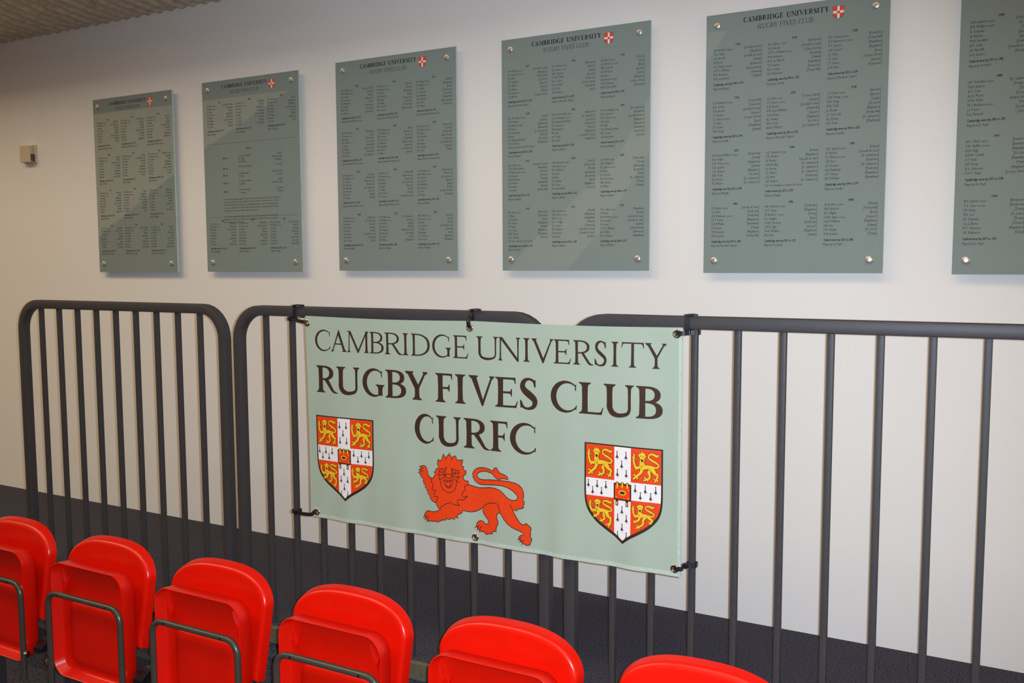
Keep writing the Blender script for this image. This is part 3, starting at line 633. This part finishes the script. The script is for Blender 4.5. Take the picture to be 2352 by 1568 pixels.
B4 = """1961|R.M. Morgan c/G;J.F. Cuerdon s/M;M.J. Allan/H;D.T. Sherman/J;P.H. Wilson/Q;C.K. Ewing/R;M.D. Seymour/K;S.J. Jefferson/X|Cambridge won by 252 to 206|Merchant Taylors'
1962|J.F. Cuerdon c/E;N.J. Neale s/R;M.D. Seymour/K;D.G.W. Tickle/Q;R.A.C. Super/P;P.D.E. Knight/Y;S.H. Todd/F;A.D. Hindson/U|Oxford won by 271 to 247|Merchant Taylors'
1963|R.A. Davis c/R;J.R. Windsor s/U;M.D. Seymour/K;D.P.W. Karns/Q;B. Barnes/R;A.R. Burns-Cooper/E;P.W. Willcocks/X;R.B.H. Dyer-Smith/E|Oxford won by 274 to 205|Alleyn's
1964|A.D. Woodward c/U;D.R.N. Harris/Q;A.R. Burns-Cooper/E;J.D. Farrer/E;P.G. Cummings/C;R. James/R;J.R. Chapman-Andrews/J;D.H. Cameron/P;R.B.H. Dyer-Smith prevented from playing|Cambridge won by 255 to 228|Alleyn's
1965|R.B.H. Dyer Smith c/E;P.G. Cummings s/C;J.R. Chapman-Andrews/J;D.H. Cameron/P;M.R. Hamilton/R;M. Lobb/M;R.L. Dolby/G;A.P. Lewis/M|Oxford won by 267 to 203|Alleyn's
1966|P.G. Cummings c/C;D.H. Cameron/P;R.L. Dolby s/G;A.P. Lewis/M;M. Lobb/M;F.D.A. Martin-Jenkins/F;P.R. Connor/P;C.M. Bascombe/R|Oxford won by 272 to 171|Alleyn's
1967|R.L. Dolby c/G;F.D.A. Martin-Jenkins/F;C.M. Bascombe s/R;S.F. Edwards/R;E.W. Wilkinson/T;B.J.P. Martin/F;A.G. Parker/S;C.H. Herd/H|Oxford won by 250 to 173|Alleyn's
1968|C.M. Bascombe c/R;C.H. Herd s/H;E.W. Wilkinson/T;R.L. Short/E;G. Baker/P;D.J. Hobden/L;A.F. Green/M;R.J. Summerfield/R|Cambridge won by 280 to 237|Alleyn's
1969|C.H. Herd c/H;E.W. Wilkinson/T;R.L. Short s/E;G. Baker/P;D.J. Hobden/L;R.J. Armstrong/C;A.B. Cheese/T;S.P. Berry/S|Cambridge won by 284 to 197|Alleyn's
1970|R.L. Short c/E;G. Baker/P;D.J. Hobden/L;A.F. Green/M;S.P. Berry/S;T.A. Cowie/M;D.W. Storey/F;J.D.C. Wright/R;A.B. Cheese (Trinity) (Sec.) did not play|Cambridge won by 286 to 154|Alleyn's
1971|A.B. Cheese c/T;T.A. Cowie s/M;D.W. Storey/F;J.D.C. Wright/R;J.A. Cooper/P;J.M. Hertford/G;D.B. Arnold/G;N. Mount/S|Cambridge won by 252 to 189|Alleyn's
1972|T.A. Cowie c/M;S.P. Berry/S;J.M. Hertford s/G;D.B. Arnold/G;N. Mount/S;G.P.T.L. Whiting/Y;A.C. Palmer/E;R.C.G. Skinner/F|Cambridge won by 280 to 217|Alleyn's"""
B6 = """1985|I.R.H. Jackson c/H;P.M. Wright s/J;R. Coleman/T;A. Hebden/D;W.H. Stoddart/Q;A.T. Coles/P;J.R. Hinscliff/G;D.H. Jackson/H|Oxford won by 291 to 182|St. Paul's
1988|J.M. Tremellen c/C;I.R.H. Jackson/H;A.T. Coles/T;A.J.G. Morris/J;J.P.W. Tuttle/Y;M.G. Boulton s/T;J.S. Foster/J;D.J.I. Bennett/R|Cambridge won by 242 to 205|St. Paul's
1991|A.D. Oliver c/P;J.W. Griffith s/E;R.J.H. Rigg/F;R.W.B. Colwell/J;S.T. Pratt/F;J.M. Thorp/T;R.G. d'Antonio/M;P.W.T. Neale/X|Cambridge won by 297 to 218|St. Paul's
1994|R.P. Seaman c/E;T.G. Cane s/P;J.M. Sharp/T;M.D. Lee/J;J.R. Charnley/T;C.J.G. Barry/R;M.T. d'Antonio/M;I.M. Wilkinson/L|Oxford won by 257 to 176|St. Paul's"""
SUR = 'Hertford Palmer Clowes Morley Davies Wilson Morgan Cuerdon Allan Sherman Seymour Neale Dolby Cameron Baker Berry Storey Wright Cooper Mount Todd Holmes Knight Reeder Matthews Kemp'.split()
INI = 'A.M. J.F. R.H. C.J. D.B. E.W. G.P. H.K. M.D. P.J. S.T. T.A. W.R.'.split()
def filler(years, k):
    out = []
    for n, y in enumerate(years):
        nm = []
        for i in range(8):
            q = n*8+i+k*5; s = INI[(q*7+n) % 13]+' '+SUR[(q*11+3*n) % 26]+(' c' if i == 0 else ' s' if i == 1 else '')
            nm.append(s+'/'+'PTMSJCGFEHQDXUYKLRB'[(q*5+n*3) % 19])
        out.append((str(y), nm, ('Oxford' if (n*3+k) % 4 == 0 else 'Cambridge')+' won by %d to %d' % (215+(n*37+k*11) % 80, 120+(n*53+k*17) % 90), ['Bedford Modern School', 'Alleyn\'s', 'Whitgift', 'Merchant Taylors\''][(n//3+k) % 4 if k != 2 else 0 if n < 8 else 2]))
    return out
def parse(t):
    o = []
    for l in t.split('\n'):
        y, n, r, v = l.split('|'); o.append((y, n.split(';'), r, v))
    return o
CU = [(.045, .325), (.357, .648), (.6855, .965)]
def block(bd, W, H, c, v0, parent):
    """one season: year, eight players with colleges, result, venue"""
    y, names, res, ven = bd; p = P2(); xl, xr = CU[c][0]*W, CU[c][1]*W; sz = .0112
    Z = lambda v: H-v*H
    line(p, y, (xl+xr)/2, Z(v0+.004), sz, align='C', bold=True)
    for i, n in enumerate(names):
        z = Z(v0+.0185+i*.0156); nm, _, co = n.partition('/')
        role = {' c': 'Captain', ' s': 'Secretary'}.get(nm[-2:])
        if role:
            nm = nm[:-2]; line(p, nm, xl, z, sz); wd = sum(sans(q)[2] for q in nm+' ')*sz*.72; line(p, role, xl+wd, z, sz*.72)
        else: line(p, nm, xl, z, sz if co else sz*.8)
        if co: line(p, '['+COLL[co]+']', xr, z, sz, align='R')
    v = v0+.0185+len(names)*.0156+.0065
    line(p, res, xl, Z(v), sz*1.02, bold=True); line(p, 'Played at '+ven, xl, Z(v+.0162), sz)
    put_on_board(p, 'lettering', 'text', parent)['kind'] = 'stuff'
BF = -.012                                 # local y of the printed face
def put_on_board(p, name, m, parent, layer=1, root=None):
    g = G(); g.add([(x, BF-.0003*layer, z) for x, z in p.v], p.f)
    me = bpy.data.meshes.new(name); me.from_pydata(g.v, [], g.f); me.materials.append(MT[m])
    if me.polygons and sum(f.normal.y for f in me.polygons[:50]) > 0: me.flip_normals()
    o = bpy.data.objects.new(name, me); COL.objects.link(o); o.parent = parent
    return o
def heading(s, x0, x1, z0, cap, S, h):
    gap = .055; tot = sum((.42 if c == ' ' else DEFW[c]+gap) for c in s)-gap; k = (x1-x0)/(tot*cap); p = P2(); x = x0
    for c in s:
        if c == ' ': x += .42*cap*k; continue
        p.merge(glyph(c, DEFW[c], S, h), lambda a, b, x=x: (x+a*cap*k, z0+b*cap)); x += (DEFW[c]+gap)*cap*k
    return p
def make_board(x0, x1, z0, z1, label):
    W, H = x1-x0, z1-z0
    root = empty('honours_board', (x0, YW-.019, z0))
    tag(root, label, 'board', 'glass honours boards on the wall')
    o = G().box(0, W, BF, BF+.010, 0, H).obj('glass_panel', 'glass', root, bevel=.0012, mats=['edge'])
    for f in o.data.polygons:
        if f.normal.y > -.9 and f.normal.y < .9: f.material_index = 1
    for u, v in ((.065, .042), (.93, .042), (.065, .950), (.93, .950)):
        X, Z = u*W, H-v*H; r = .0122; n = 20
        prof = [(r, BF-.0005), (r, BF-.0048), (r*.88, BF-.0065), (r*.4, BF-.0072), (0.0001, BF-.0074)]
        vv = [(X+a*math.cos(2*math.pi*i/n), b, Z+a*math.sin(2*math.pi*i/n)) for i in range(n) for a, b in prof]; k = len(prof)
        c = G().add(vv, [(i*k+j, i*k+j+1, ((i+1) % n)*k+j+1, ((i+1) % n)*k+j) for i in range(n) for j in range(k-1)]).obj('fixing_cap', 'steel', root, smooth=True)
        G().cyl((X, BF+.0098, Z), (X, .0188 if x1 < .3 else .0188-.0, Z), .008, 12).obj('stand_off', 'steel', c)
    put_on_board(heading('CAMBRIDGE UNIVERSITY', .2165*W, .686*W, H-.0425*H, .0185*H, .17, .066), 'lettering', 'text', root)['kind'] = 'stuff'
    put_on_board(heading('RUGBY FIVES CLUB', .299*W, .604*W, H-.0725*H, .0175*H, .085, .045), 'lettering', 'text', root)['kind'] = 'stuff'
    shield(.706*W, H-.0265*H, .060*W, .048*H, lambda p, n, m, l, par: put_on_board(p, n, m, par or root, l), detail=False)
    return root, W, H
BOARDS = [(-4.123, -3.554, 1.2243, 2.0874, 'far sage green glass honours board beside the small beige box, nearly illegible'),
          (-3.3535, -2.7685, 1.2272, 2.0980, 'sage green glass honours board with paragraphs of text between two dotted lines'),
          (-2.5635, -1.963, 1.2325, 2.1063, 'sage green glass honours board listing seasons up to 1960, above the word CAMBRIDGE'),
          (-1.758, -1.160, 1.2330, 2.1040, 'sage green glass honours board listing seasons 1961 to 1972, above the word UNIVERSITY'),
          (-.9606, -.3804, 1.2255, 2.0915, "sage green glass honours board listing seasons 1973 to 1984, above the bare rail"),
          (-.1826, .398, 1.2222, 2.0860, 'sage green glass honours board with the year 1985 first, cut off by the frame edge')]
V0 = [.122, .3235, .5255, .7305]
for bi, (x0, x1, z0, z1, lab) in enumerate(BOARDS):
    root, W, H = make_board(x0, x1, z0, z1, lab)
    if bi == 5: root.rotation_euler = (0, 0, math.radians(-1.1))      # not quite parallel to the wall
    if bi == 0: bl = filler(range(1925, 1937), 0)
    elif bi == 2: bl = filler(range(1949, 1961), 2)
    elif bi == 3: bl = parse(B4)
    elif bi == 4: bl = parse(B5)
    elif bi == 5:
        q = parse(B6); bl = []
        for r in range(4): bl += [q[r], None, None]
    else:
        f = filler([1937, 1938, 1939, 1946, 1947, 1948], 1)
        for c in range(3): block(f[c], W, H, c, V0[0]-.01, root); block(f[3+c], W, H, c, V0[3], root)
        p = P2(); Z = lambda v: H-v*H; sz = .0112
        line(p, '1939 - 45', .48*W, Z(.365), sz, align='C', bold=True)
        rows = [('1940 - 41', 3, .40), ('1941 - 42', 1, .455), ('1942 - 43', 2, .49), ('1943 - 44', 2, .53), ('1944 - 45', 2, .575)]
        for t, n, v in rows:
            line(p, t, .20*W, Z(v+.008), sz, bold=True)
            for i in range(n):
                k = (int(v*1000)+i*7) % 26; line(p, INI[k % 13]+' '+SUR[k]+(' (Captain)' if i == 0 else ''), .37*W, Z(v+i*.0156), sz)
                line(p, '['+COLL['TPGJM'[k % 5]]+']', .82*W, Z(v+i*.0156), sz, align='R')
        para = ['No match was played against Oxford in these seasons but the Club continued', 'to play throughout the war. Names of the teams are taken from the records of', 'the Club. Matches were played at Cambridge against schools and against the', 'services in each of the seasons that are listed above. Cambridge and Oxford', 'met again in the season which followed the war.', '', 'Colours were awarded by the Club in each of the seasons listed above and', 'the fixtures which were played at Cambridge are those of the record kept', 'by the Club in these seasons.']
        for i, t in enumerate(para): line(p, t, .20*W, Z(.622+i*.0150), sz*.95, sx=1.02)
        put_on_board(p, 'lettering', 'text', root)['kind'] = 'stuff'
        p = P2()
        for v in (.327, .712):
            for i in range(110): p.rect(.04*W+i*.0084*W, Z(v), .04*W+(i*.0084+.005)*W, Z(v)+.0012)
        put_on_board(p, 'dotted_rule', 'text', root)['kind'] = 'stuff'
        continue
    for n, b in enumerate(bl):
        if b: block(b, W, H, n % 3, V0[n//3], root)
bpy.data.objects.remove(_fo)

# ------------------------------------------------------------------ small box on the wall
wb = empty('sensor_box', (-4.683, YW, 1.807)); tag(wb, 'small beige plastic box on the wall beside the farthest board', 'wall box')
G().box(-.052, .052, -.010, .0, 0, .095).obj('back_plate', 'box', wb, bevel=.002)
G().box(-.049, .035, -.034, -.010, .003, .092).obj('cover', 'box', wb, bevel=.004)
G().box(.035, .046, -.026, -.010, .008, .045).obj('vent', 'tube', wb, bevel=.001)

# ------------------------------------------------------------------ tip-up seats
def rings(name, m, parent, outs, cap_last=True, smooth=True, cap_first=False):
    """outs: list of closed loops with equal point counts"""
    n = len(outs[0]); g = G(); vv = [q for r in outs for q in r]; ff = []
    for k in range(len(outs)-1):
        for i in range(n): j = (i+1) % n; ff.append((k*n+i, k*n+j, (k+1)*n+j, (k+1)*n+i))
    if cap_last:
        c = len(vv); L = outs[-1]; vv.append(tuple(sum(q[a] for q in L)/n for a in range(3)))
        b = (len(outs)-1)*n; ff += [(b+i, b+(i+1) % n, c) for i in range(n)]
    if cap_first:
        c = len(vv); L = outs[0]; vv.append(tuple(sum(q[a] for q in L)/n for a in range(3))); ff += [((i+1) % n, i, c) for i in range(n)]
    o = g.add(vv, ff).obj(name, m, parent, smooth=smooth)
    return auto_smooth(o, 50)
def loop_inset(pts, d):
    n = len(pts); o = []
    for i, p in enumerate(pts):
        a = pts[i-1]; b = pts[(i+1) % n]; dx, dz = b[0]-a[0], b[1]-a[1]; l = math.hypot(dx, dz) or 1
        o.append((p[0]-dz/l*d, p[1]+dx/l*d))
    return o
def back_outline():
    pts = []
    for i in range(9): pts.append((.174+.024*(i/8)**.8, .515+.215*i/8))                   # right side going up
    for i in range(1, 40):
        t = math.pi*i/40; c, s_ = math.cos(t), math.sin(t)
        x = .200*math.copysign(abs(c)**(2/2.75), c); z = .73+.103*abs(s_)**(2/2.3); pts.append((x, z))
    for i in range(9): pts.append((-.198+.024*(1-((8-i)/8)**.8), .73-.215*i/8))
    for i in range(1, 8): pts.append((-.174+.348*i/8, .515))
    return pts
def rrect(x0, x1, z0, z1, r0, r1, n=6):
    o = []
    for cx, cz, a0, r in ((x1, z0, -90, r0), (x1, z1, 0, r1), (x0, z1, 90, r1), (x0, z0, 180, r0)):
        sx = -1 if cx == x1 else 1; sz = 1 if cz == z0 else -1
        for i in range(n+1):
            t = math.radians(a0+90*i/n); o.append((cx+sx*r+r*math.cos(t), cz+sz*r+r*math.sin(t)))
    # densify straight runs
    d = []
    for i, p in enumerate(o):
        q = o[(i+1) % len(o)]; k = max(1, int(math.hypot(q[0]-p[0], q[1]-p[1])/.03))
        d += [(p[0]+(q[0]-p[0])*j/k, p[1]+(q[1]-p[1])*j/k) for j in range(k)]
    return d
SEATY = 1.90
def make_seat():
    """local origin on the tread under the seat, y runs towards the wall (seat faces -y)"""
    root = empty('tip_up_seat', (0, SEATY, TREAD))
    ob = back_outline(); lean = lambda z: (z-.70)*.10
    bow = lambda x: .014*(1-(x/.197)**2)
    def ring(d, y): return [(x, y+lean(z)+bow(x), z) for x, z in loop_inset(ob, d)]
    def inner(f, y): return [(x*f, y+lean(.69+(z-.69)*f)+bow(x*f), .69+(z-.69)*f) for x, z in loop_inset(ob, .026)]
    rings('backrest', 'red', root, [ring(.003, .014), ring(.000, .012), ring(.0006, .009), ring(.0045, -.006), ring(.0062, -.012), ring(.0092, -.0162), ring(.0135, -.0190), ring(.020, -.020), ring(.026, -.020), inner(.85, -.020), inner(.6, -.020), inner(.3, -.020)])
    # folded pan: hollow underside towards the viewer
    y0 = -.092
    po = rrect(-.172, .172, .392, .768, .05, .052)
    def pr(d, y, f=1): return [(x*f, y0+y, .58+(z-.58)*f) for x, z in loop_inset(po, d)]
    rings('seat_pan', 'red', root, [pr(.03, .058), pr(.012, .055), pr(.004, .046), pr(.0, .010), pr(.0005, .001), pr(.0022, .0), pr(.0042, .002), pr(.008, .030), pr(.016, .037), pr(.04, .038), pr(.04, .038, .8), pr(.04, .038, .4)], cap_first=True)
    pan = root.children[-1]
    pl = rrect(-.125, .125, .425, .640, .03, .03)
    def q(d, y): return [(x, y0+y, z) for x, z in loop_inset(pl, d)]
    rings('pan_panel', 'red', pan, [q(0, .039), q(.004, .031), q(.012, .026), q(.03, .025)])
    for sx in (-1, 1):
        for ax, az, bx, bz in ((.135, .672, .158, .742), (.135, .672, .165, .700), (.135, .672, .110, .728)):
            a = Vector((sx*ax, 0, az)); b = Vector((sx*bx, 0, bz)); t = (b-a).normalized(); nn = Vector((-t.z, 0, t.x))*.0008
            v = []
            for pnt in (a, b):
                for e in (-1, 1):
                    v.append((pnt.x+e*nn.x, y0+.0385, pnt.z+e*nn.z)); v.append((pnt.x+e*nn.x, y0+(.026 if pnt is a else .034), pnt.z+e*nn.z))
            G().add(v, [(0, 1, 3, 2), (4, 6, 7, 5), (0, 4, 5, 1), (2, 3, 7, 6), (1, 5, 7, 3), (0, 2, 6, 4)]).obj('rib', 'red', pan)
    # bent tube under the pan
    r = .0092; hw = .172; zt = .668; Rc = .042; yt = y0-.009
    path = [Vector((-hw, yt, .345)), Vector((-hw, yt, zt-Rc))]
    for a in range(1, 8):
        t = math.radians(a*90/8); path.append(Vector((-hw+Rc-Rc*math.cos(t), yt, zt-Rc+Rc*math.sin(t))))
    path.append(Vector((-hw+Rc, yt, zt)))
    path = path + [Vector((-p.x, p.y, p.z)) for p in path[::-1]]
    tb = auto_smooth(G().sweep(path, circ(r, 14)).obj('tube_frame', 'tube', root), 40)
    for sx in (-1, 1):
        G().cyl((sx*.115, yt-r-.0012, zt), (sx*.115, yt-r+.003, zt), .0038, 10).obj('rivet', 'black', tb)
        # hinge: dark rounded plate beside the pan with a bolt
        hp = []
        for i in range(9):
            t = math.radians(-10+200*i/8); hp.append((.448+.030*math.sin(t), -.030-.046*math.cos(t)))
        v = [(sx*.186, y, z-.01) for z, y in hp]+[(sx*.226, y, z-.01) for z, y in hp]; n = len(hp)
        h = G().add(v, [tuple(range(n)), tuple(range(n, 2*n))[::-1]]+[(i, (i+1) % n, (i+1) % n+n, i+n) for i in range(n)]).obj('hinge_bracket', 'black', root, bevel=.002)
        G().cyl((sx*.1805, yt, .432), (sx*.190, yt+.004, .432), .0105, 14).obj('bolt', 'chrome', h)
        G().box(sx*.206-.018, sx*.206+.018, .030, .060, 0, .575).obj('upright', 'paint', root, bevel=.003)
        G().box(sx*.206-.03, sx*.206+.03, -.03, .10, 0, .008).obj('foot_plate', 'paint', root, bevel=.002)
    G().box(-.20, .20, .035, .060, .40, .45).obj('cross_rail', 'paint', root, bevel=.003)
    tag(root, 'red plastic tip-up seat on dark tube frame, folded up in the row before the barriers', 'seat', 'red tip-up seats in one row')
    return root
SEATAT = ['before the middle bars of the barrier without a banner', 'before the end post of the barrier without a banner', 'below the banner corner under the crest beside the lion\'s raised paw',
          "below the lion's head on the banner", 'before the gap between the two barriers the banner joins', 'before the barrier whose bars are mostly clear of the banner']
s0 = make_seat()
for i in range(6):
    s = s0 if i == 0 else copy_tree(s0)
    s.location = (SEATY*(-1.586+.2565*i), SEATY, TREAD)
    s['label'] = 'folded red tip-up seat '+SEATAT[i]
